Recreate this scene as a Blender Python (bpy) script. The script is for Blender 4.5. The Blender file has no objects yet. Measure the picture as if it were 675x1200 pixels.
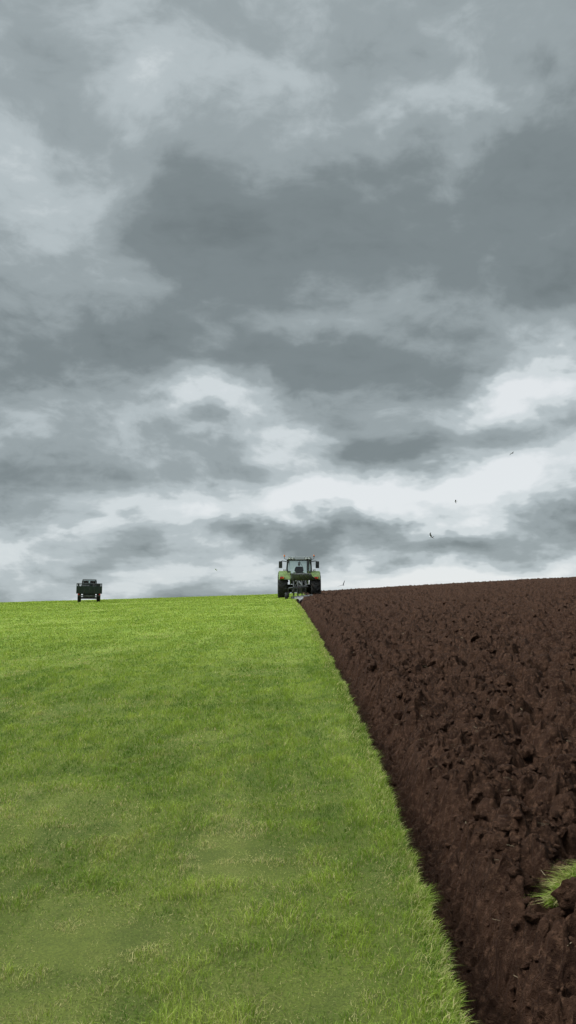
import bpy, math, numpy as np, random
from mathutils import Vector, Matrix
random.seed(4); rng=np.random.default_rng(7)
D=bpy.data; C=bpy.context; scene=C.scene
scene.view_settings.view_transform='Standard'
try: scene.view_settings.look='None'
except Exception: pass
scene.view_settings.exposure=0
rad=math.radians

# ---------------------------------------------------------------- noise
def h2(ix,iy,seed):
    n=(ix.astype(np.int64)*374761393+iy.astype(np.int64)*668265263+seed*1442695041)&0xffffffff
    n=((n^(n>>13))*1274126177)&0xffffffff
    n=n^(n>>16)
    n=(n*2246822519)&0xffffffff
    n=n^(n>>15)
    return n/4294967295.0
def vn(x,y,seed=0):
    x=np.asarray(x,float);y=np.asarray(y,float)
    ix=np.floor(x);iy=np.floor(y);fx=x-ix;fy=y-iy
    fx=fx*fx*(3-2*fx);fy=fy*fy*(3-2*fy)
    a=h2(ix,iy,seed);b=h2(ix+1,iy,seed);c=h2(ix,iy+1,seed);d=h2(ix+1,iy+1,seed)
    return (a*(1-fx)+b*fx)*(1-fy)+(c*(1-fx)+d*fx)*fy
def fbm(x,y,oct=4,seed=0):
    s=0;a=.5;t=0
    for i in range(oct):
        s=s+a*vn(x*2**i+i*13.7,y*2**i-i*7.3,seed+i);t+=a;a*=.5
    return s/t
def facet(x,y,seed,tilt=.8,k=3.0):
    """overlapping tilted lumps: flat-ish tops, steep sides"""
    ix=np.floor(x);iy=np.floor(y);best=np.full(np.shape(x),-9.0)
    for i in(-1,0,1):
        for j in(-1,0,1):
            cx=ix+i;cy=iy+j
            dx=x-(cx+h2(cx,cy,seed));dy=y-(cy+h2(cx,cy,seed+1))
            r2=dx*dx+dy*dy
            v=.75*h2(cx,cy,seed+2)+tilt*((h2(cx,cy,seed+3)-.5)*dx+(h2(cx,cy,seed+4)-.5)*dy)*2-.35*r2-k*r2*r2
            best=np.maximum(best,v)
    return np.maximum(best,-.5)
def sstep(a,b,x):
    t=np.clip((x-a)/(b-a),0,1);return t*t*(3-2*t)

# ---------------------------------------------------------------- terrain
S0=.0705;K0=.000221
_ys=np.arange(-400,6000,1.0)
_sl=np.where(_ys<0,S0*np.clip(1+_ys/120,0,1),np.maximum(S0-2*K0*_ys,-.05))
_sl=np.where(_ys>250,-.05*np.clip(1-(_ys-250)/300,0,1),_sl)
_z=np.cumsum(_sl); _z=_z-_z[400]
_z=np.where((_ys>=0)&(_ys<=250),S0*_ys-K0*_ys**2,_z)
_i=np.searchsorted(_ys,251);_z[_i:]=_z[_i:]+(_z[_i-1]-_z[_i])
def terrain(x,y):
    x=np.asarray(x,float);y=np.asarray(y,float)
    b=np.interp(y,_ys,_z)
    xs=70*np.tanh(x/70)
    t=np.where(xs>0,.058*xs,.032*xs)
    return b+t+.05*(vn(x*.25+50,y*.25+9,3)-.5)*sstep(4,12,y)
EY=[-500,0,3.02,3.76,4.6,5.98,7.36,9.64,11.9,20,31.5,41,46,51,400,6000]
EX=[.52,.52,.585,.637,.655,.68,.693,.71,.70,.667,.56,.41,.40,1.3,1.3,1.3]
def edge(y):
    y=np.asarray(y,float)
    return np.interp(y,EY,EX)+.06*(fbm(y*1.7,y*0+.5,4,21)-.5)+.030*(vn(y*11,y*0+3.1,22)-.5)+.016*(vn(y*31,y*0+1.1,23)-.5)
def gmicro(x,y): return .035*(fbm(x*1.3,y*1.3,3,31)-.5)
def gz(x,y): return terrain(x,y)+gmicro(x,y)
def soil_h(a,x,y):
    w=(fbm(x*1.1,y*.6,3,41)-.5)*2
    fade=sstep(.26,.46,a)
    base=np.where(a<.03,-.03-.27*sstep(-.03,.03,a),-.30)
    base=base+.38*sstep(.26+w*.12,.48+w*.18,a)
    q=(a+w*.16)/.44
    saw=(q-np.floor(q));saw=np.where(saw<.3,saw/.3,1-(saw-.3)/.7)
    h=base+fade*.10*(saw-.5)
    wx=x+.18*(fbm(x*5,y*5,4,51)-.5);wy=y+.18*(fbm(x*5+9,y*5,4,52)-.5)
    wx2=wx+.05*(fbm(x*20,y*20,3,53)-.5);wy2=wy+.05*(fbm(x*20+5,y*20,3,54)-.5)
    amp=.32+.68*fade
    h=h+amp*.110*(facet(wx2/.30,wy2/.36,61)-.35)
    h=h+amp*.080*(facet(wx2/.15+5,wy2/.17,71,1.0)-.35)
    h=h+(.6+.4*fade)*.048*(facet(wx2/.075+5,wy2/.08,81,1.0)-.35)
    h=h+.024*(facet(wx2/.034+3,wy2/.036,87)-.35)
    h=h+.022*(fbm(x*38,y*38,3,91)-.5)
    h=h+.14*fade*(fbm(x*.7,y*.5,3,95)-.5)
    return h

# ---------------------------------------------------------------- mesh utils
def mesh_np(name,verts,faces_flat,loop_tot,mat,smooth=False,parent=None):
    me=D.meshes.new(name)
    n=len(verts);me.vertices.add(n);me.vertices.foreach_set('co',np.asarray(verts,np.float32).ravel())
    me.loops.add(len(faces_flat));me.loops.foreach_set('vertex_index',np.asarray(faces_flat,np.int32))
    lt=np.asarray(loop_tot,np.int32);me.polygons.add(len(lt))
    ls=np.concatenate([[0],np.cumsum(lt)[:-1]]).astype(np.int32)
    me.polygons.foreach_set('loop_start',ls);me.polygons.foreach_set('loop_total',lt)
    me.polygons.foreach_set('use_smooth',np.full(len(lt),smooth))
    me.update(calc_edges=True)
    if mat: me.materials.append(mat)
    o=D.objects.new(name,me);scene.collection.objects.link(o)
    if parent: o.parent=parent
    return o
def grid_mesh(name,X,Y,Z,mat,smooth=True):
    r,c=X.shape
    idx=np.arange(r*c).reshape(r,c)
    f=np.stack([idx[:-1,:-1],idx[:-1,1:],idx[1:,1:],idx[1:,:-1]],-1).reshape(-1)
    return mesh_np(name,np.stack([X,Y,Z],-1).reshape(-1,3),f,np.full((r-1)*(c-1),4),mat,smooth)

# ---------------------------------------------------------------- materials
def newmat(name):
    m=D.materials.new(name);m.use_nodes=True;nt=m.node_tree;nt.nodes.clear();return m,nt
class NB:
    def __init__(s,nt): s.nt=nt
    def n(s,t,**k):
        nd=s.nt.nodes.new(t)
        for a,b in k.items(): setattr(nd,a,b)
        return nd
    def l(s,a,b): s.nt.links.new(a,b)
    def val(s,sock,v):
        if hasattr(v,'is_output') : s.l(v,sock)
        else: sock.default_value=v
    def m(s,op,a,b=None,c=None,clamp=False):
        nd=s.n('ShaderNodeMath',operation=op);nd.use_clamp=clamp
        s.val(nd.inputs[0],a)
        if b is not None: s.val(nd.inputs[1],b)
        if c is not None: s.val(nd.inputs[2],c)
        return nd.outputs[0]
    def v(s,op,a,b=None):
        nd=s.n('ShaderNodeVectorMath',operation=op);s.val(nd.inputs[0],a)
        if b is not None: s.val(nd.inputs[1],b)
        return nd.outputs['Value'] if op in('DOT_PRODUCT','LENGTH') else nd.outputs[0]
    def scale(s,a,f):
        nd=s.n('ShaderNodeVectorMath',operation='SCALE');s.val(nd.inputs[0],a);s.val(nd.inputs['Scale'],f);return nd.outputs[0]
    def noise(s,vec,scale,detail=3,rough=.5,col=False,dist=0):
        nd=s.n('ShaderNodeTexNoise');s.l(vec,nd.inputs['Vector']);nd.inputs['Scale'].default_value=scale
        nd.inputs['Detail'].default_value=detail;nd.inputs['Roughness'].default_value=rough;nd.inputs['Distortion'].default_value=dist
        return nd.outputs['Color'] if col else nd.outputs['Fac']
    def mr(s,v,a,b,c=0,d=1,smooth=True):
        nd=s.n('ShaderNodeMapRange');nd.interpolation_type='SMOOTHSTEP' if smooth else 'LINEAR'
        s.val(nd.inputs['Value'],v)
        for k,x in zip(('From Min','From Max','To Min','To Max'),(a,b,c,d)): s.val(nd.inputs[k],x)
        return nd.outputs['Result']
    def mix(s,f,a,b,blend='MIX'):
        nd=s.n('ShaderNodeMix',data_type='RGBA',blend_type=blend)
        s.val(nd.inputs['Factor'],f)
        for i,x in((6,a),(7,b)):
            if hasattr(x,'is_output'): s.l(x,nd.inputs[i])
            else: nd.inputs[i].default_value=(*x,1)
        return nd.outputs[2]
    def ramp(s,f,stops,interp='LINEAR'):
        nd=s.n('ShaderNodeValToRGB');s.l(f,nd.inputs[0]);cr=nd.color_ramp;cr.interpolation=interp
        while len(cr.elements)<len(stops): cr.elements.new(.5)
        for e,(p,c) in zip(cr.elements,stops): e.position=p;e.color=(*c,1)
        return nd.outputs[0]

def grass_colour(b):
    g=b.n('ShaderNodeNewGeometry');pos=g.outputs['Position']
    st=b.v('MULTIPLY',pos,(1,.05,0))
    flat=b.v('MULTIPLY',pos,(1,1,0))
    n1=b.noise(flat,.45,4,.6);n2=b.noise(st,2.2,3,.6);n3=b.noise(flat,2.6,4,.65)
    c=b.mix(b.mr(n1,.40,.60),(.125,.190,.020),(.190,.260,.032))
    c=b.mix(b.mr(n2,.44,.60,0,.6),c,(.255,.315,.055))
    c=b.mix(b.mr(n3,.48,.62,0,.65),c,(.100,.165,.020))
    sep=b.n('ShaderNodeSeparateXYZ');b.l(pos,sep.inputs[0])
    dry=b.m('MULTIPLY',b.mr(b.m('ADD',b.m('MULTIPLY',n3,.65),b.m('MULTIPLY',n1,.45)),.49,.37),.55)
    c=b.mix(dry,c,(.30,.27,.085))
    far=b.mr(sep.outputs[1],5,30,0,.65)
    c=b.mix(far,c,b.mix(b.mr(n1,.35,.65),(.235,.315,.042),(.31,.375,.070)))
    return c,pos
# blades
mg,nt=newmat('grass_blades');b=NB(nt)
c,pos=grass_colour(b)
at=b.n('ShaderNodeAttribute',attribute_name='tint')
sp=b.n('ShaderNodeSeparateColor');b.l(at.outputs['Color'],sp.inputs[0])
c=b.mix(sp.outputs[0],b.mix(1,c,(1.35,1.28,1.2),'MULTIPLY'),b.mix(1,c,(.42,.58,.36),'MULTIPLY'))
c=b.mix(sp.outputs[1],c,(.50,.42,.20))
p=b.n('ShaderNodeBsdfPrincipled');b.l(c,p.inputs['Base Color']);p.inputs['Roughness'].default_value=.6
p.inputs['Specular IOR Level'].default_value=.15
tr=b.n('ShaderNodeBsdfTranslucent');b.l(c,tr.inputs['Color'])
mx=b.n('ShaderNodeMixShader');mx.inputs[0].default_value=.4;b.l(p.outputs[0],mx.inputs[1]);b.l(tr.outputs[0],mx.inputs[2])
o=b.n('ShaderNodeOutputMaterial');b.l(mx.outputs[0],o.inputs[0])
# soil colour
def soil_nodes(b):
    g=b.n('ShaderNodeNewGeometry');pos=g.outputs['Position']
    n=b.noise(pos,5,4,.6);n2=b.noise(pos,30,4,.7)
    c=b.mix(b.mr(n,.35,.65),(.0215,.0098,.0056),(.038,.0180,.0105))
    c=b.mix(b.mr(n2,.46,.70),c,(.080,.041,.0245))
    return c,pos
ms,nt=newmat('ploughed_soil');b=NB(nt)
c,pos=soil_nodes(b)
p=b.n('ShaderNodeBsdfPrincipled');b.l(c,p.inputs['Base Color']);p.inputs['Roughness'].default_value=.8;p.inputs['Specular IOR Level'].default_value=.06
bn=b.m('ADD',b.noise(pos,26,5,.78),b.m('MULTIPLY',b.noise(pos,170,2,.6),.25))
bp=b.n('ShaderNodeBump');bp.inputs['Distance'].default_value=.045;bp.inputs['Strength'].default_value=.9;b.l(bn,bp.inputs['Height']);b.l(bp.outputs[0],p.inputs['Normal'])
o=b.n('ShaderNodeOutputMaterial');b.l(p.outputs[0],o.inputs[0])
# ground sheet
mgr,nt=newmat('field_ground');b=NB(nt)
cg,pos=grass_colour(b);cs,_=soil_nodes(b)
fl=b.noise(pos,90,4,.7)
cg=b.mix(b.mr(fl,.35,.6),b.mix(1,cg,(.42,.46,.40),'MULTIPLY'),cg)
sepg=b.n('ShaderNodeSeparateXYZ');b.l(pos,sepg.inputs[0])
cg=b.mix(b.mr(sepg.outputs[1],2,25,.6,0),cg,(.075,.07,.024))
at=b.n('ShaderNodeAttribute',attribute_name='soil')
cc=b.mix(at.outputs['Fac'],cg,cs)
p=b.n('ShaderNodeBsdfPrincipled');b.l(cc,p.inputs['Base Color']);p.inputs['Roughness'].default_value=.9;p.inputs['Specular IOR Level'].default_value=.1
bp=b.n('ShaderNodeBump');bp.inputs['Distance'].default_value=.02;b.l(fl,bp.inputs['Height']);b.l(bp.outputs[0],p.inputs['Normal'])
o=b.n('ShaderNodeOutputMaterial');b.l(p.outputs[0],o.inputs[0])
def simple(name,col,rough=.6,metal=0,dirt=.35,dcol=(.06,.04,.03),scale=4,spec=.4):
    m,nt=newmat(name);b=NB(nt)
    tc=b.n('ShaderNodeTexCoord')
    n=b.noise(tc.outputs['Object'],scale,5,.65)
    c=b.mix(b.m('MULTIPLY',b.mr(n,.45,.7),dirt),col,dcol)
    p=b.n('ShaderNodeBsdfPrincipled');b.l(c,p.inputs['Base Color']);p.inputs['Metallic'].default_value=metal
    b.l(b.mr(n,.3,.7,rough,min(1,rough+.25)),p.inputs['Roughness']);p.inputs['Specular IOR Level'].default_value=spec
    o=b.n('ShaderNodeOutputMaterial');b.l(p.outputs[0],o.inputs[0]);return m
M_green=simple('green_paint',(.085,.135,.020),.4,dirt=.6)
M_dark=simple('dark_metal',(.020,.022,.022),.5)
M_rubber=simple('tyre_rubber',(.014,.014,.014),.85,dirt=.5,dcol=(.035,.022,.015))
M_grey=simple('grey_metal',(.07,.075,.075),.5)
M_steel=simple('worn_steel',(.13,.13,.13),.45,.6,dirt=.8,dcol=(.04,.025,.018))
M_lamp=simple('lamp_lens',(.55,.56,.54),.2,dirt=.05)
M_white=simple('roof_panel',(.10,.11,.105),.4,dirt=.3)
M_red=simple('red_lens',(.40,.02,.015),.3,dirt=.1)
M_orange=simple('orange_lens',(.6,.15,.02),.3,dirt=.05)
M_dgreen=simple('dark_green_paint',(.008,.017,.015),.45,dirt=.3,dcol=(.02,.018,.014))
M_skin=simple('skin',(.3,.17,.12),.6,dirt=0)
M_cloth=simple('blue_overalls',(.02,.03,.06),.9,dirt=.1)
M_straw=simple('dry_straw',(.20,.155,.09),.8,dirt=.5)
mgl,nt=newmat('cab_glass');b=NB(nt)
t=b.n('ShaderNodeBsdfTransparent');t.inputs[0].default_value=(.72,.79,.77,1)
gl=b.n('ShaderNodeBsdfGlossy');gl.inputs['Roughness'].default_value=.03
fr=b.n('ShaderNodeFresnel');fr.inputs[0].default_value=1.6
mx=b.n('ShaderNodeMixShader');b.l(b.m('MULTIPLY',fr.outputs[0],1.5,clamp=True),mx.inputs[0]);b.l(t.outputs[0],mx.inputs[1]);b.l(gl.outputs[0],mx.inputs[2])
o=b.n('ShaderNodeOutputMaterial');b.l(mx.outputs[0],o.inputs[0])
M_glass=mgl

# ---------------------------------------------------------------- ground sheet
rows=np.concatenate([np.linspace(-400,-20,12),np.linspace(-15,1,24),np.exp(np.linspace(math.log(1.15),math.log(110),330)),np.geomspace(114,5000,60)])
neg=-np.concatenate([np.geomspace(2500,12,46),np.linspace(11.6,.1,116)])
cols=np.concatenate([neg,[-.05,-.01,.02,.06,.3,1],np.geomspace(1.6,2500,60)])
A,Yg=np.meshgrid(cols,rows)
Xg=A+edge(Yg)
Zg=gz(Xg,Yg)-np.where(A>.01,.6,0)
gr=grid_mesh('ground',Xg,Yg,Zg,mgr)
at=gr.data.attributes.new('soil','FLOAT','POINT');at.data.foreach_set('value',(A>-.02).astype(np.float32).ravel())

# ---------------------------------------------------------------- ploughed soil
ry=np.exp(np.linspace(math.log(1.5),math.log(115),1250))
t=np.linspace(0,1,760)
T,Ys=np.meshgrid(t,ry)
A=-.03+(.3*T+.7*T**1.6)*(.60*Ys+2.6)
Xs=edge(Ys)+A
Zs=terrain(Xs,Ys)+soil_h(A,Xs,Ys)
fd=sstep(.05,.4,A)
jx=.07*(fbm(Xs*7,Ys*7,2,101)-.5)*fd+.04*(vn(Xs*28,Ys*28,103)-.5)*fd;jy=.07*(fbm(Xs*7+40,Ys*7,2,102)-.5)*fd+.04*(vn(Xs*28+9,Ys*28,104)-.5)*fd
grid_mesh('ploughed_soil',Xs+jx,Ys+jy,Zs,ms)

# loose clods
import bmesh
def ico(sub):
    bm=bmesh.new();bmesh.ops.create_icosphere(bm,subdivisions=sub,radius=1)
    v=np.array([x.co[:] for x in bm.verts]);f=np.array([[q.index for q in p.verts] for p in bm.faces]);bm.free();return v,f
def clods(N,lo,hi,pw,ymin,ymax,sub,emb,grow):
    iv,iff=ico(sub)
    yy=np.exp(rng.uniform(math.log(ymin),math.log(ymax),N));aa=.06+rng.random(N)**1.1*(.55*yy+2)
    xx=edge(yy)+aa;zz=terrain(xx,yy)+soil_h(aa,xx,yy)
    sz=(lo+(hi-lo)*rng.random(N)**pw)*(1+yy*grow)*(.45+.55*sstep(.2,.45,aa))
    bases=[]
    for k in range(16):
        pl=rng.normal(size=(11,3));pl/=np.linalg.norm(pl,axis=1)[:,None];dd=rng.uniform(.5,.9,11)
        v=iv.copy()
        for p_,d_ in zip(pl,dd):
            s=v@p_;v=v-np.maximum(s-d_,0)[:,None]*p_
        o1=rng.random(2)*50
        r=1+.55*(fbm(v[:,0]*2.6+o1[0]+v[:,2]*1.9,v[:,1]*2.6+o1[1]-v[:,2]*1.6,3,300+k)-.5)+.09*rng.normal(size=len(v))
        bases.append(v*r[:,None])
    V=[];F=[]
    for i in range(N):
        q=Matrix.Rotation(rng.uniform(0,6.28),3,'Z')@Matrix.Rotation(rng.uniform(-1,1),3,'X')
        v=(bases[i%16]*np.array([1,rng.uniform(.55,1.1),rng.uniform(.4,.75)]))@np.array(q).T*sz[i]+np.array([xx[i],yy[i],zz[i]+sz[i]*emb])
        V.append(v);F.append(iff+i*len(iv))
    return np.concatenate(V),np.concatenate(F)
V1,F1=clods(8000,.006,.030,2.0,1.9,24,2,.15,.04)
V2,F2=clods(1700,.03,.085,1.8,1.9,34,3,-.1,.012)
F2=F2+len(V1)
V=np.concatenate([V1,V2]);F=np.concatenate([F1,F2])
mesh_np('soil_clods',V,F.ravel(),np.full(len(F),3),ms,True)

# ---------------------------------------------------------------- blades
def blades(name,x,y,z,h,w,lean,ldir,tint,mat=mg):
    n=len(x);th=rng.uniform(0,2*np.pi,n)
    cx,cy=np.cos(th)*w/2,np.sin(th)*w/2
    lx,ly=np.cos(ldir)*lean*h,np.sin(ldir)*lean*h
    z0=z-.012
    P=np.empty((n,5,3))
    P[:,0]=np.stack([x-cx,y-cy,z0],1);P[:,1]=np.stack([x+cx,y+cy,z0],1)
    P[:,2]=np.stack([x+cx*.8+lx*.35,y+cy*.8+ly*.35,z0+h*.55],1);P[:,3]=np.stack([x-cx*.8+lx*.35,y-cy*.8+ly*.35,z0+h*.55],1)
    P[:,4]=np.stack([x+lx,y+ly,z0+h*np.clip(1-.35*lean,.3,1)],1)
    base=(np.arange(n)*5)[:,None]
    f=np.concatenate([base+np.array([[0,1,2,3]]),base+np.array([[3,2,4]])],1).ravel()
    o=mesh_np(name,P.reshape(-1,3),f,np.tile([4,3],n),mat,False)
    at=o.data.attributes.new('tint','FLOAT_COLOR','POINT')
    cc=np.repeat(np.concatenate([tint,np.ones((n,1))],1),5,axis=0).astype(np.float32);at.data.foreach_set('color',cc.ravel())
    return o
yt=np.linspace(1.9,88,4000)
dens=np.minimum(8500,8500*(4.2/yt)**1.75)
wid=.42*yt+1.6+.65
cdf=np.cumsum(dens*wid);tot=cdf[-1]*(yt[1]-yt[0]);N=int(min(tot,620000));print('blades',tot,N)
y=np.interp(rng.random(N)*cdf[-1],cdf,yt)
e=edge(y);x=e-rng.random(N)*(.42*y+1.6+.65)
clump=fbm(x*7,y*7,3,201);hm=fbm(x*.8,y*.5,3,202)
h=(.020+.030*rng.random(N)+.16*np.clip(clump-.48,0,1)+.03*(hm-.4))*(1+.004*y)
w=.0033*(y/4)**.85*(.5+.9*rng.random(N));w=np.maximum(w,.0022)
dryp=.10+.45*sstep(.55,.75,fbm(x*1.1,y*.9,4,203))+.12*sstep(12,2,y)
def patch(px,py,sx,sy): return np.exp(-((x-px)/sx)**2-((y-py)/sy)**2)
dryp=dryp+.75*patch(-.38,4.75,.22,.30)+.75*patch(-.75,3.7,.35,.22)+.6*patch(.08,3.2,.3,.18)+.3*patch(-.1,4.1,.3,.4)+.4*patch(.42,4.2,.12,.3)
dry=(rng.random(N)<dryp)*rng.uniform(.4,1,N)
h=h*np.where(dry>0,.7,1)*(1-.45*np.clip(dryp-.15,0,1))
tint=np.stack([np.clip(rng.random(N)*.75-1.6*(clump-.5)+.15,0,1),dry,rng.random(N)],1)
zz=gz(x,y)
lean=.25+.9*rng.random(N)**1.3
N2=30000
y2=np.exp(rng.uniform(math.log(1.9),math.log(46),N2));off=np.abs(rng.normal(0,.05,N2))*(1+y2*.02)
k2=fbm(y2*5,y2*0+2,3,207)
x2=edge(y2)+.004+.03*np.clip(k2-.5,0,1)-off
h2_=(.03+.04*rng.random(N2)+.10*np.clip(k2-.5,0,1));w2=.003*np.maximum(1,(y2/4)**.8)*(.7+.6*rng.random(N2))
t2=np.stack([rng.random(N2),(rng.random(N2)<.3)*rng.uniform(.3,1,N2),rng.random(N2)],1)
ld=np.concatenate([rng.uniform(0,6.28,N),rng.normal(0,1.2,N2)])
blades('grass',np.concatenate([x,x2]),np.concatenate([y,y2]),np.concatenate([zz,gz(x2,y2)]),np.concatenate([h,h2_]),np.concatenate([w,w2]),np.concatenate([lean,.4+.8*rng.random(N2)]),ld,np.concatenate([tint,t2]))
# tuft of turf left in the ploughing
def tuft(cx,cy,sx,sy,n,hh,nm):
    r=np.sqrt(rng.random(n));th=rng.uniform(0,6.283,n);x=cx+sx*r*np.cos(th);y=cy+sy*r*np.sin(th);a=x-edge(y)
    z=np.maximum(terrain(x,y)+soil_h(a,x,y)-.005,terrain(x,y)+.10-.05*r)
    blades(nm,x,y,z-.01,hh*(.5+.7*rng.random(n)),.0042*np.ones(n),.5+1.2*rng.random(n),rng.normal(3.3,1.0,n),np.stack([rng.random(n)*.7,(rng.random(n)<.3)*.8,rng.random(n)],1))
    return float(np.max(terrain(x,y)+.09))
tuft(1.30,3.72,.16,.075,2600,.075,'grass_tuft')
# straw on soil
n=800
y=np.exp(rng.uniform(math.log(2),math.log(28),n));a=.25+rng.random(n)*(.45*y+1);x=edge(y)+a
z=terrain(x,y)+soil_h(a,x,y)+.012
an=rng.uniform(0,3.14,n);L=rng.uniform(.01,.04,n);wd=.0014*np.maximum(1,y/5)
ux,uy=np.cos(an),np.sin(an);P=np.empty((n,4,3))
dz=rng.uniform(-.3,.3,n)*L
for k,(s,tt) in enumerate(((-1,-1),(1,-1),(1,1),(-1,1))):
    P[:,k]=np.stack([x+s*ux*L-tt*uy*wd,y+s*uy*L+tt*ux*wd,z+s*dz+.004],1)
mesh_np('straw',P.reshape(-1,3),np.arange(4*n),np.full(n,4),M_straw)

# ---------------------------------------------------------------- object building helpers
def empty(name,loc,rot=(0,0,0),sc=1):
    e=D.objects.new(name,None);scene.collection.objects.link(e);e.location=loc;e.rotation_euler=rot;e.scale=(sc,)*3;return e
def frombm(name,bm,mat,parent,smooth=False,bevel=0):
    me=D.meshes.new(name);bmesh.ops.recalc_face_normals(bm,faces=bm.faces);bm.to_mesh(me);bm.free();me.materials.append(mat)
    for p in me.polygons:p.use_smooth=smooth
    o=D.objects.new(name,me);scene.collection.objects.link(o);o.parent=parent
    if bevel:
        md=o.modifiers.new('b','BEVEL');md.width=bevel;md.segments=2;md.limit_method='ANGLE'
    return o
def box(name,lo,hi,mat,parent,bevel=.01,taper=None,rot=None):
    bm=bmesh.new();bmesh.ops.create_cube(bm,size=1)
    c=[(lo[i]+hi[i])/2 for i in range(3)];s=[hi[i]-lo[i] for i in range(3)]
    for v in bm.verts:
        v.co=Vector((v.co.x*s[0],v.co.y*s[1],v.co.z*s[2]))
        if taper and v.co.z>0: v.co.x*=taper[0];v.co.y*=taper[1]
    if rot: bmesh.ops.rotate(bm,verts=bm.verts,matrix=Matrix.Rotation(rot[0],3,rot[1]))
    for v in bm.verts: v.co+=Vector(c)
    return frombm(name,bm,mat,parent,bevel=bevel)
def rod(name,pts,r,mat,parent,seg=10):
    bm=bmesh.new()
    for p,q in zip(pts[:-1],pts[1:]):
        p=Vector(p);q=Vector(q);d=q-p
        m=Matrix.Translation((p+q)/2)@d.to_track_quat('Z','Y').to_matrix().to_4x4()
        bmesh.ops.create_cone(bm,cap_ends=True,segments=seg,radius1=r,radius2=r,depth=d.length,matrix=m)
    return frombm(name,bm,mat,parent,smooth=False)
def prism(name,prof,x0,x1,mat,parent,bevel=.01,inset=None):
    bm=bmesh.new();a=[bm.verts.new((x0,p,q)) for p,q in prof];c=[bm.verts.new((x1,p,q)) for p,q in prof]
    bm.faces.new(a);bm.faces.new(c[::-1]);n=len(prof)
    for i in range(n): bm.faces.new((a[i],a[(i+1)%n],c[(i+1)%n],c[i]))
    return frombm(name,bm,mat,parent,bevel=bevel)
def lathe(name,prof,ctr,mat,parent,seg=48):
    bm=bmesh.new();R=[]
    for i in range(seg):
        t=2*math.pi*i/seg;R.append([bm.verts.new((ctr[0]+x,ctr[1]+r*math.cos(t),ctr[2]+r*math.sin(t))) for x,r in prof])
    for i in range(seg):
        for j in range(len(prof)-1):
            bm.faces.new((R[i][j],R[i][j+1],R[(i+1)%seg][j+1],R[(i+1)%seg][j]))
    return frombm(name,bm,mat,parent,smooth=True)
def wheel(tag,ctr,r,w,parent,rimmat,lugs=22,side=1):
    hw=w/2;rr=r*.60
    lathe(tag+'_tyre',[(-hw*.75,rr),(-hw*.98,r*.78),(-hw*.9,r*.90),(-hw*.72,r*.945),(0,r*.96),(hw*.72,r*.945),(hw*.9,r*.90),(hw*.98,r*.78),(hw*.75,rr)],ctr,M_rubber,parent)
    lathe(tag+'_rim',[(-hw*.74,rr),(-hw*.74,rr*.9),(-hw*.1,rr*.85),(-hw*.05,rr*.3),(side*hw*.2,rr*.28),(side*hw*.2,.001),(0.01,.001),(hw*.1,rr*.85),(hw*.74,rr*.9),(hw*.74,rr)],ctr,rimmat,parent,32)
    bm=bmesh.new()
    for i in range(lugs):
        for sd in(-1,1):
            t=2*math.pi*(i+(.5 if sd>0 else 0))/lugs
            m=Matrix.Translation(Vector(ctr))@Matrix.Rotation(t,4,'X')@Matrix.Translation((sd*hw*.46,0,r*.962))@Matrix.Rotation(sd*.6,4,'Z')@Matrix.Diagonal((hw*1.0,r*.055,r*.075,1))
            bmesh.ops.create_cube(bm,size=1,matrix=m)
    frombm(tag+'_tread_lugs',bm,M_rubber,parent,bevel=.006)

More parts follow.
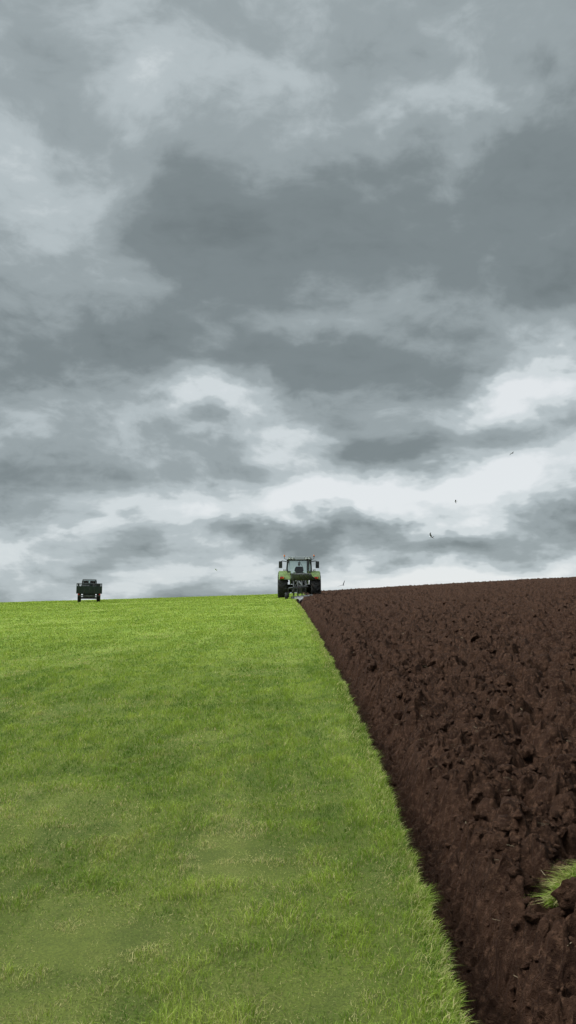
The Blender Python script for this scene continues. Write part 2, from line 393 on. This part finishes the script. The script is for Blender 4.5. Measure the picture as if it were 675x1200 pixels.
# ---------------------------------------------------------------- tractor (driving away, rear towards the viewer)
TY=52.5;TX=.72
def gzf(x,y): return float(gz(np.array([x]),np.array([y]))[0])
tz=gzf(TX-1.0,TY)-.27
tr=empty('tractor',(TX,TY,tz),(math.atan(.047),0,0),.97)
for sx in(-1,1):
    wheel('rear_wheel_%s'%('l' if sx<0 else 'r'),(sx*1.10,0,.98),.98,.66,tr,M_grey,20,sx)
    wheel('front_wheel_%s'%('l' if sx<0 else 'r'),(sx*1.02,2.85,.74),.74,.54,tr,M_grey,18,sx)
    bm=bmesh.new();pr=[]
    for i in range(15):
        t=rad(28+124*i/14);pr.append((-math.cos(t)*-1.06,.98+math.sin(t)*1.06))
    inn=[( y_*.955,.98+(z_-.98)*.955) for y_,z_ in pr]
    prof=pr+inn[::-1]
    xa,xb=(.58,1.36) if sx>0 else(-1.36,-.58)
    a=[bm.verts.new((xa,p_,q_)) for p_,q_ in prof];c_=[bm.verts.new((xb,p_,q_)) for p_,q_ in prof];n_=len(prof)
    for i in range(n_): bm.faces.new((a[i],a[(i+1)%n_],c_[(i+1)%n_],c_[i]))
    for i in range(14):
        for L_ in(a,c_): bm.faces.new((L_[i],L_[i+1],L_[n_-2-i],L_[n_-1-i]))
    frombm('fender_%s'%('l' if sx<0 else 'r'),bm,M_green,tr,bevel=.01)
    box('fender_skirt_%s'%('l' if sx<0 else 'r'),(min(sx*.56,sx*.62),-.72,1.15),(max(sx*.56,sx*.62),.95,2.02),M_green,tr)
    box('tail_lamp_red',(sx*1.12-.14,-1.02,1.52),(sx*1.12+.02,-.95,1.64),M_red,tr)
    box('tail_lamp_orange',(sx*1.12+.03,-1.02,1.52),(sx*1.12+.12,-.95,1.64),M_orange,tr)
    box('tail_lamp_bracket',(sx*1.12-.15,-.948,1.50),(sx*1.12+.13,-.86,1.66),M_dark,tr)
    rod('rear_pillar',[(sx*.64,-.48,1.55),(sx*.80,-.42,2.15),(sx*.76,-.40,2.78)],.045,M_dark,tr)
    rod('mid_pillar',[(sx*.74,.45,1.3),(sx*.84,.42,2.1),(sx*.78,.42,2.78)],.035,M_dark,tr)
    rod('front_pillar',[(sx*.58,1.25,1.25),(sx*.70,1.22,2.1),(sx*.68,1.1,2.78)],.04,M_dark,tr)
    bm=bmesh.new();f_=[bm.verts.new(q) for q in((sx*.66,-.47,1.6),(sx*.80,-.42,2.15),(sx*.76,-.40,2.76),(sx*.68,1.1,2.76),(sx*.70,1.2,2.1),(sx*.6,1.24,1.3))];bm.faces.new(f_);frombm('side_glass',bm,M_glass,tr)
    rod('mirror_arm',[(sx*.70,1.15,2.66),(sx*1.12,1.05,2.74),(sx*1.25,1.0,2.70)],.026,M_dark,tr)
    box('mirror',(sx*1.25-.12,.96,2.25),(sx*1.25+.12,1.03,2.72),M_dark,tr,.03)
    rod('beacon_stalk',[(sx*.86,-.3,2.80),(sx*.98,-.3,2.86),(sx*.98,-.3,2.98)],.015,M_dark,tr)
    bb=lathe('beacon',[(0,.0),(0.001,.05),(.12,.045),(.13,0)],(0,0,0),M_orange,tr,16)
    bb.rotation_euler=(0,-math.pi/2,0);bb.location=(sx*.98,-.3,2.98)
    for k,lx in enumerate((.44,.64)):
        box('work_light_housing',(sx*lx-.085,-.60,2.80),(sx*lx+.085,-.50,2.93),M_dark,tr,.02)
        box('work_light_lens',(sx*lx-.065,-.612,2.815),(sx*lx+.065,-.595,2.915),M_lamp,tr,.004)
    box('fender_light',(sx*.98-.09,-.75,2.02),(sx*.98+.09,-.66,2.14),M_dark,tr,.02)
    box('fender_light_lens',(sx*.98-.07,-.765,2.035),(sx*.98+.07,-.745,2.125),M_lamp,tr,.004)
    rod('lower_link',[(sx*.32,-.2,.72),(sx*.46,-1.15,.62)],.05,M_dark,tr)
    rod('lift_rod',[(sx*.42,-.85,.66),(sx*.36,-.5,1.45)],.04,M_dark,tr)
    box('step',(sx*.78-.18,1.2,.55),(sx*.78+.18,1.6,.60),M_dark,tr)
    box('fuel_tank',(min(sx*.5,sx*.85),.95,.65),(max(sx*.5,sx*.85),1.75,1.15),M_dark,tr,.06)
bm=bmesh.new();bmesh.ops.create_cube(bm,size=1)
for v in bm.verts:
    v.co=Vector((v.co.x*(1.74 if v.co.z<0 else 1.5),v.co.y*(1.9 if v.co.z<0 else 1.6)+.36,v.co.z*.24+2.88))
frombm('cab_roof',bm,M_white,tr,bevel=.07)
box('roof_trim',(-.84,-.545,2.745),(.84,1.25,2.79),M_dark,tr,.015)
bm=bmesh.new();f_=[bm.verts.new(q) for q in((-.64,-.50,1.62),(.64,-.50,1.62),(.79,-.44,2.15),(.75,-.42,2.75),(-.75,-.42,2.75),(-.79,-.44,2.15))];bm.faces.new(f_);frombm('rear_window',bm,M_glass,tr)
bm=bmesh.new();f_=[bm.verts.new(q) for q in((-.58,1.27,1.4),(.58,1.27,1.4),(.70,1.24,2.1),(.67,1.12,2.75),(-.67,1.12,2.75),(-.70,1.24,2.1))];bm.faces.new(f_);frombm('windscreen',bm,M_glass,tr)
box('cab_floor',(-.56,-.455,1.18),(.56,1.25,1.30),M_dark,tr)
box('cab_rear_panel',(-.62,-.56,1.25),(.62,-.46,1.60),M_dark,tr,.03)
box('rear_badge_panel',(-.40,-.575,1.50),(.40,-.562,1.585),M_green,tr,.003)
box('number_plate',(-.26,-.585,1.36),(.26,-.57,1.47),M_lamp,tr,.002)
box('transmission',(-.30,-.45,.62),(.30,2.2,1.175),M_dark,tr,.05)
rod('rear_axle',[(-.8,0,.98),(.8,0,.98)],.17,M_dark,tr,16)
rod('front_axle',[(-.8,2.85,.70),(.8,2.85,.70)],.11,M_dark,tr,12)
prism('bonnet',[(1.3,1.15),(1.3,1.98),(2.4,1.93),(3.5,1.75),(3.85,1.5),(3.85,1.0),(3.3,.95)],-.42,.42,M_green,tr,.08)
box('front_weight',(-.45,3.9,.65),(.45,4.3,1.15),M_dark,tr,.05)
rod('exhaust',[(.60,1.5,1.5),(.60,1.5,2.95)],.065,M_dark,tr,14)
box('seat',(-.26,.2,1.3),(.26,.7,1.72),M_dark,tr,.05)
box('seat_back',(-.25,.08,1.7),(.25,.195,2.22),M_dark,tr,.06)
rod('steering_column',[(0,1.2,1.3),(0,.95,1.95)],.05,M_dark,tr)
rod('pto_and_hitch',[(0,-.45,.75),(0,-.75,.62)],.09,M_dark,tr)
rod('top_link',[(0,-.5,1.15),(0,-1.2,1.25)],.04,M_dark,tr)
for k in range(4):
    xk=-.2+.13*k;rod('hydraulic_hose',[(xk,-.5,1.2),(xk+.03,-.8,1.42),(xk*.5,-1.1,1.3),(xk*.4,-1.35,1.15)],.015,M_dark,tr,6)
rod('wiper',[(0,-.52,2.7),(.28,-.53,2.2)],.012,M_dark,tr,6)
def skin(name,verts,edges,radii,mat,parent,root=0):
    me=D.meshes.new(name);me.from_pydata(verts,edges,[]);o=D.objects.new(name,me);scene.collection.objects.link(o);o.parent=parent
    o.modifiers.new('s','SKIN');me.materials.append(mat)
    for i,r in enumerate(radii):
        me.skin_vertices[0].data[i].radius=(r,r) if not isinstance(r,tuple) else r
    me.skin_vertices[0].data[root].use_root=True
    s=o.modifiers.new('u','SUBSURF');s.levels=1;s.render_levels=1
    return o
skin('driver_body',[(0,.42,1.80),(0,.38,2.05),(0,.40,2.25),(0,.42,2.36),(-.2,.42,2.27),(-.27,.60,2.05),(-.14,.86,2.02),(.2,.42,2.27),(.27,.60,2.05),(.14,.86,2.02),(-.12,.8,1.80),(-.13,1.0,1.45),(.12,.8,1.80),(.13,1.0,1.45)],
 [(0,1),(1,2),(2,3),(2,4),(4,5),(5,6),(2,7),(7,8),(8,9),(0,10),(10,11),(0,12),(12,13)],[(.17,.13),(.16,.12),(.17,.11),.06,.07,.05,.035,.07,.05,.035,.085,.06,.085,.06],M_cloth,tr)
skin('driver_head',[(0,.42,2.38),(0,.43,2.48),(0,.42,2.56)],[(0,1),(1,2)],[.06,.09,.07],M_skin,tr)
skin('driver_cap',[(0,.42,2.55),(0,.42,2.61),(0,.54,2.58)],[(0,1),(1,2)],[.095,.07,.05],M_dark,tr)

# ---------------------------------------------------------------- reversible plough behind the tractor
pl=empty('plough',(TX,TY-1.25,tz-.02),(math.atan(.047),0,0),.96)
box('headstock',(-.16,-.25,.55),(.16,.05,1.55),M_dark,pl,.03)
rod('headstock_cross_shaft',[(-.48,.05,.66),(.48,.05,.66)],.05,M_dark,pl)
rod('headstock_brace',[(-.42,.05,.66),(0,-.05,1.5),(.42,.05,.66)],.045,M_dark,pl)
rod('turnover_cylinder',[(-.12,-.2,1.42),(.22,-.55,1.02)],.055,M_grey,pl)
b0=Vector((.50,-.45,.98));b1=Vector((-.42,-4.1,.92))
rod('main_beam',[b0,b1],.085,M_dark,pl,4)
rod('stub_beam',[(0,-.2,1.0),b0],.09,M_dark,pl,8)
def mould(name,org,up,mt):
    bm=bmesh.new();G=[];nu,nv=12,8
    for i in range(nu):
        u=i/(nu-1);row=[]
        for j in range(nv):
            v=j/(nv-1)
            tw=u*1.25
            y_=-u*.78-.18*v*(1-u)*-1
            x_=-.22+u*.52+ v*(.02+.30*tw*v)
            z_=.0+v*(.40+.10*u)-.10*u*u*v+.05*u
            row.append(bm.verts.new((org[0]+x_,org[1]+y_,org[2]+up*z_)))
        G.append(row)
    for i in range(nu-1):
        for j in range(nv-1): bm.faces.new((G[i][j],G[i+1][j],G[i+1][j+1],G[i][j+1]))
    o=frombm(name,bm,mt,pl,smooth=True);s=o.modifiers.new('t','SOLIDIFY');s.thickness=.012
for k in range(4):
    f=k/3;p=b0.lerp(b1,.08+.88*f)
    rod('leg_lower',[(p.x,p.y,p.z),(p.x-.02,p.y+.22,p.z-.45),(p.x,p.y+.12,p.z-.80)],.045,M_dark,pl,6)
    rod('leg_upper',[(p.x,p.y,p.z),(p.x-.02,p.y+.22,p.z+.42),(p.x,p.y+.12,p.z+.72)],.045,M_dark,pl,6)
    mould('mouldboard_lower',(p.x+.02,p.y+.25,p.z-.95),1,M_steel)
    mould('mouldboard_upper',(p.x+.02,p.y+.25,p.z+.90),-1,M_dark)
    rod('skimmer_stem',[(p.x,p.y,p.z-.05),(p.x-.05,p.y+.5,p.z-.42)],.025,M_dark,pl,6)
    lathe('disc_coulter',[(-.008,.001),(-.006,.22),(.006,.22),(.008,.001)],(p.x-.16,p.y+.45,p.z-.62),M_grey,pl,24)
wheel('depth_wheel',(-.85,-3.3,.34),.30,.20,pl,M_grey,14,-1)
rod('depth_wheel_arm',[(-.3,-3.5,.95),(-.72,-3.4,.9),(-.72,-3.3,.34)],.04,M_dark,pl)

# ---------------------------------------------------------------- utility truck on the left skyline
UX,UY=-14.9,61.0
ut=empty('utility_truck',(UX,UY,gzf(UX,UY)-.04),(math.atan(.04),0,rad(14)),1.0)
for sx in(-1,1):
    for yy_,t_ in((0,'rear'),(2.1,'front')):
        wheel('%s_wheel'%t_,(sx*.70,yy_,.34),.34,.25,ut,M_grey,24,sx)
    box('bed_side',(min(sx*.88,sx*.93),-.75,.66),(max(sx*.88,sx*.93),1.0,1.22),M_dgreen,ut,.015)
    for k in range(4):
        yk=-.72+.56*k;rod('rail_post',[(sx*.905,yk,1.2),(sx*.905,yk,1.40)],.02,M_dark,ut,6)
    rod('bed_rail',[(sx*.905,-.72,1.40),(sx*.905,.98,1.40)],.024,M_dark,ut,8)
    rod('bed_rail_mid',[(sx*.905,-.72,1.31),(sx*.905,.98,1.31)],.018,M_dark,ut,8)
    rod('roll_bar',[(sx*.52,1.05,.9),(sx*.52,1.08,1.58),(sx*.46,1.1,1.70)],.035,M_dark,ut)
    rod('windscreen_pillar',[(sx*.55,2.15,1.05),(sx*.48,1.9,1.66)],.03,M_dark,ut)
    box('tail_lamp',(sx*.76-.06,-.80,.56),(sx*.76+.06,-.765,.65),M_red,ut,.005)
    box('mud_flap',(sx*.70-.13,-.42,.22),(sx*.70+.13,-.40,.60),M_rubber,ut,.004)
    box('mirror',(sx*.80-.06,2.0,1.22),(sx*.80+.06,2.04,1.40),M_dark,ut,.01)
    rod('mirror_arm',[(sx*.60,2.1,1.15),(sx*.78,2.03,1.28)],.012,M_dark,ut,6)
box('bed_floor',(-.878,-.75,.70),(.878,1.0,.77),M_dark,ut,.01)
box('tailgate',(-.93,-.79,.66),(.93,-.752,1.22),M_dgreen,ut,.012)
for k in range(5):
    box('tailgate_rib',(-.74+.36*k,-.812,.72),(-.69+.36*k,-.792,1.16),M_dark,ut,.004)
rod('tail_rail',[(-.905,-.74,1.40),(.905,-.74,1.40)],.024,M_dark,ut,8)
rod('tail_rail_mid',[(-.905,-.74,1.31),(.905,-.74,1.31)],.018,M_dark,ut,8)
for k in range(4): rod('tail_rail_post',[(-.54+.36*k,-.74,1.2),(-.54+.36*k,-.74,1.40)],.015,M_dark,ut,6)
box('chassis',(-.45,-.70,.42),(.45,3.0,.655),M_dark,ut,.03)
box('rear_bumper',(-.80,-.86,.46),(.80,-.78,.55),M_dark,ut,.015)
box('number_plate',(-.24,-.872,.47),(.24,-.862,.54),M_grey,ut,.002)
rod('rear_axle',[(-.6,0,.34),(.6,0,.34)],.07,M_dark,ut)
prism('cab_body',[(1.05,.62),(1.05,1.15),(2.15,1.15),(2.35,1.02),(3.05,.95),(3.15,.6)],-.78,.78,M_dgreen,ut,.05)
prism('cab_roof',[(1.0,1.66),(1.05,1.74),(1.9,1.74),(2.0,1.67)],-.52,.52,M_dark,ut,.03)
box('cab_rear_wall',(-.50,1.06,1.14),(.50,1.10,1.42),M_dgreen,ut,.01)
box('cab_rear_glass',(-.46,1.07,1.422),(.46,1.08,1.66),M_glass,ut,.0)
box('seat_back',(-.45,1.3,1.1),(-.05,1.4,1.62),M_dark,ut,.04)
box('seat_back',(.05,1.3,1.1),(.45,1.4,1.62),M_dark,ut,.04)
box('tool_box',(-.5,.55,.78),(.35,.95,1.46),M_dgreen,ut,.03)
box('feed_sack',(-.62,-.35,.78),(.05,.25,1.30),M_dark,ut,.09)
rod('spare_drum',[(.5,0,.78),(.5,0,1.42)],.24,M_dark,ut,20)

# ---------------------------------------------------------------- gulls
M_gull=simple('gull_feathers',(.50,.51,.52),.8,dirt=.2,dcol=(.3,.3,.32))
M_gullw=simple('gull_wing',(.25,.26,.28),.8,dirt=.3,dcol=(.1,.1,.1))
def gull(loc,hd,bank,lift,fold,sc=1.0):
    g=empty('seagull',loc,(rad(4),rad(bank),rad(hd)),sc*.8)
    skin('body',[(0,-.24,0),(0,-.12,.0),(0,.02,0),(0,.14,.012),(0,.20,.02),(0,.25,.018),(0,.295,.006)],[(i,i+1) for i in range(6)],[(.02,.012),.045,.065,.05,.036,.034,.009],M_gull,g,2)
    for sx in(-1,1):
        bm=bmesh.new();st=[]
        sp_=[(.03,.10,-.10,0),(.20,.12,-.09,.20*lift),(.36,.13,-.04,.36*lift-.02),(.52,.04,-.09,.36*lift-.02+.16*fold),(.64,-.06,-.12,.36*lift-.02+.28*fold),(.70,-.15,-.17,.36*lift-.03+.34*fold)]
        for x_,yf,yb,z_ in sp_:
            st.append([bm.verts.new((sx*x_,yf,z_)),bm.verts.new((sx*x_,(yf*.6+yb*.4),z_+.015)),bm.verts.new((sx*x_,yb,z_-.008))])
        for a,c_ in zip(st[:-1],st[1:]):
            for j in(0,1): bm.faces.new((a[j],a[j+1],c_[j+1],c_[j]))
        o=frombm('wing_%s'%('l' if sx<0 else 'r'),bm,M_gullw,g,smooth=True);s=o.modifiers.new('t','SOLIDIFY');s.thickness=.01
    bm=bmesh.new();q=[bm.verts.new(v) for v in((-.025,-.2,0),(.025,-.2,0),(.075,-.36,0),(0,-.38,.004),(-.075,-.36,0))];bm.faces.new(q)
    o=frombm('tail',bm,M_gull,g);s=o.modifiers.new('t','SOLIDIFY');s.thickness=.008
gull((14.2,80,9.9),60,28,.45,.1,1.0)
gull((4.4,65,4.45),-40,-35,.7,.2,.75)
gull((23,110,17.9),80,20,.3,-.5,.9)
gull((31,110,24.6),-70,-15,.35,-.4)
gull((-8.9,100,7.9),85,12,.25,-.35,.8)

# ---------------------------------------------------------------- sky
SAZ,SEL=rad(-95),rad(48)
sd=Vector((math.sin(SAZ)*math.cos(SEL),math.cos(SAZ)*math.cos(SEL),math.sin(SEL)))
w=D.worlds.new('World');scene.world=w;w.use_nodes=True;nt=w.node_tree;nt.nodes.clear();b=NB(nt)
try: w.cycles.sampling_method='NONE'
except Exception as ex: print(ex)
tc=b.n('ShaderNodeTexCoord');d=tc.outputs['Generated']
d=b.v('NORMALIZE',d)
sep=b.n('ShaderNodeSeparateXYZ');b.l(d,sep.inputs[0]);dx,dy,dz=sep.outputs
dzc=b.m('MAXIMUM',dz,0)
inv=b.m('DIVIDE',1,b.m('ADD',dzc,.20))
P=b.scale(b.v('MULTIPLY',d,(1,1,0)),inv)
d2=b.v('MULTIPLY',d,(1,1,1.9))
warp=b.scale(b.v('SUBTRACT',b.noise(d2,3.2,4,.55,col=True),(.5,.5,.5)),.7)
Pw=b.v('ADD',P,warp)
n1=b.noise(Pw,1.5,5,.54)
n2=b.noise(b.v('ADD',d2,b.scale(warp,.25)),6.5,7,.60)
az=b.m('MULTIPLY',b.m('ARCTAN2',dx,dy),57.2958);el=b.m('MULTIPLY',b.m('ARCSINE',dz),57.2958)
cb=b.n('ShaderNodeCombineXYZ');b.l(az,cb.inputs[0]);b.l(el,cb.inputs[1])
wa=b.v('SUBTRACT',b.noise(d2,5.0,5,.55,col=True),(.5,.5,.5))
q=b.v('ADD',cb.outputs[0],b.v('MULTIPLY',wa,(20,10,0)))
blobs=[(-.4,26,13,4.6,6,.32),(18,27.5,9,5.6,20,.28),(21,36,6,5,0,.18),(9,33,8,2.0,8,-.20),(-18,27,6,2.4,-10,-.13),(-19,33,7,3,0,.06),(-20,30,5,3,0,.04),
(-6,38,9,3,0,-.04),(-14,18,9,3.2,0,.24),(4,17.3,10,2.4,0,.26),(6,21,6,1.2,0,-.14),(-5,15,4,1.9,0,-.36),(18.5,16.0,4.5,1.6,15,-.50),
(10,12.8,6,1.3,0,.26),(8,8.9,14,1.3,7,-.54),(0,11.7,4,1.2,0,-.30),(1,6.3,15,.8,2,.24),(-17,9,6,2,0,.16),(13,3.6,12,1.2,0,-.48),(-12,2.8,11,1.4,0,-.30),
(-14,5.7,6,.55,6,-.24),(-9,13,2.5,1.2,0,.22),(17,22,6,1.6,5,.10)]
acc=None
for (a0,e0,sa,se,ro,wt) in blobs:
    mp=b.n('ShaderNodeMapping',vector_type='TEXTURE');b.l(q,mp.inputs[0])
    mp.inputs['Location'].default_value=(a0,e0,0);mp.inputs['Rotation'].default_value=(0,0,rad(ro));mp.inputs['Scale'].default_value=(sa,se,1)
    g=b.m('EXPONENT',b.m('MULTIPLY',b.v('DOT_PRODUCT',mp.outputs[0],mp.outputs[0]),-.8))
    acc=b.m('MULTIPLY_ADD',g,wt,acc if acc is not None else 0.0)
tex=b.m('ADD',b.m('MULTIPLY',b.m('SUBTRACT',n1,.5),.90),b.m('MULTIPLY',b.m('SUBTRACT',n2,.5),.95))
tex=b.m('MULTIPLY',tex,b.mr(el,14,30,1,.75))
den=b.m('ADD',tex,b.m('ADD',acc,.44))
col=b.ramp(den,[(0.0,(.86,.89,.90)),(.20,(.66,.715,.735)),(.34,(.465,.525,.548)),(.50,(.32,.37,.387)),(.70,(.208,.246,.258)),(1.0,(.15,.18,.188))],'EASE')
hi=b.mr(el,45,65,0,1)  # overhead sky above the view, brightened to light the ground
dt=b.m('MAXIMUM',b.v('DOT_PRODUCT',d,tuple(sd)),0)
glow=b.m('POWER',dt,5)  # added bright area around the sun, out of view, for directional light
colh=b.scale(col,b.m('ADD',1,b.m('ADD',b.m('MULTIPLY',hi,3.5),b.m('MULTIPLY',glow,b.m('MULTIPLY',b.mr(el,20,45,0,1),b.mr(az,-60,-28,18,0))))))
sky=b.n('ShaderNodeTexSky',sky_type='NISHITA');sky.sun_disc=False;sky.sun_elevation=SEL;sky.sun_rotation=SAZ
skc=b.scale(sky.outputs[0],.08)
gap=b.mr(den,.0,.3,.15,.03)
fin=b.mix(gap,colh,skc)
low=b.mr(dz,-.05,0,0,1)
fin=b.mix(low,(.10,.11,.10),fin)
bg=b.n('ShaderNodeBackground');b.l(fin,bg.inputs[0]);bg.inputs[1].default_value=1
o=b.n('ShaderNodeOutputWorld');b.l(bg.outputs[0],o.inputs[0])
sl=D.lights.new('sun','SUN');sl.energy=1.5;sl.angle=rad(14);sl.color=(1,.97,.92)
so=D.objects.new('sun',sl);scene.collection.objects.link(so)
so.rotation_euler=sd.to_track_quat('Z','Y').to_euler()

# ---------------------------------------------------------------- camera
cam=D.cameras.new('camera');co=D.objects.new('camera',cam);scene.collection.objects.link(co)
cam.sensor_fit='VERTICAL';cam.sensor_height=36;cam.lens=28.5;cam.clip_start=.05;cam.clip_end=20000
co.location=(0,0,1.6);co.rotation_euler=(rad(90+7.67),0,0)
scene.camera=co
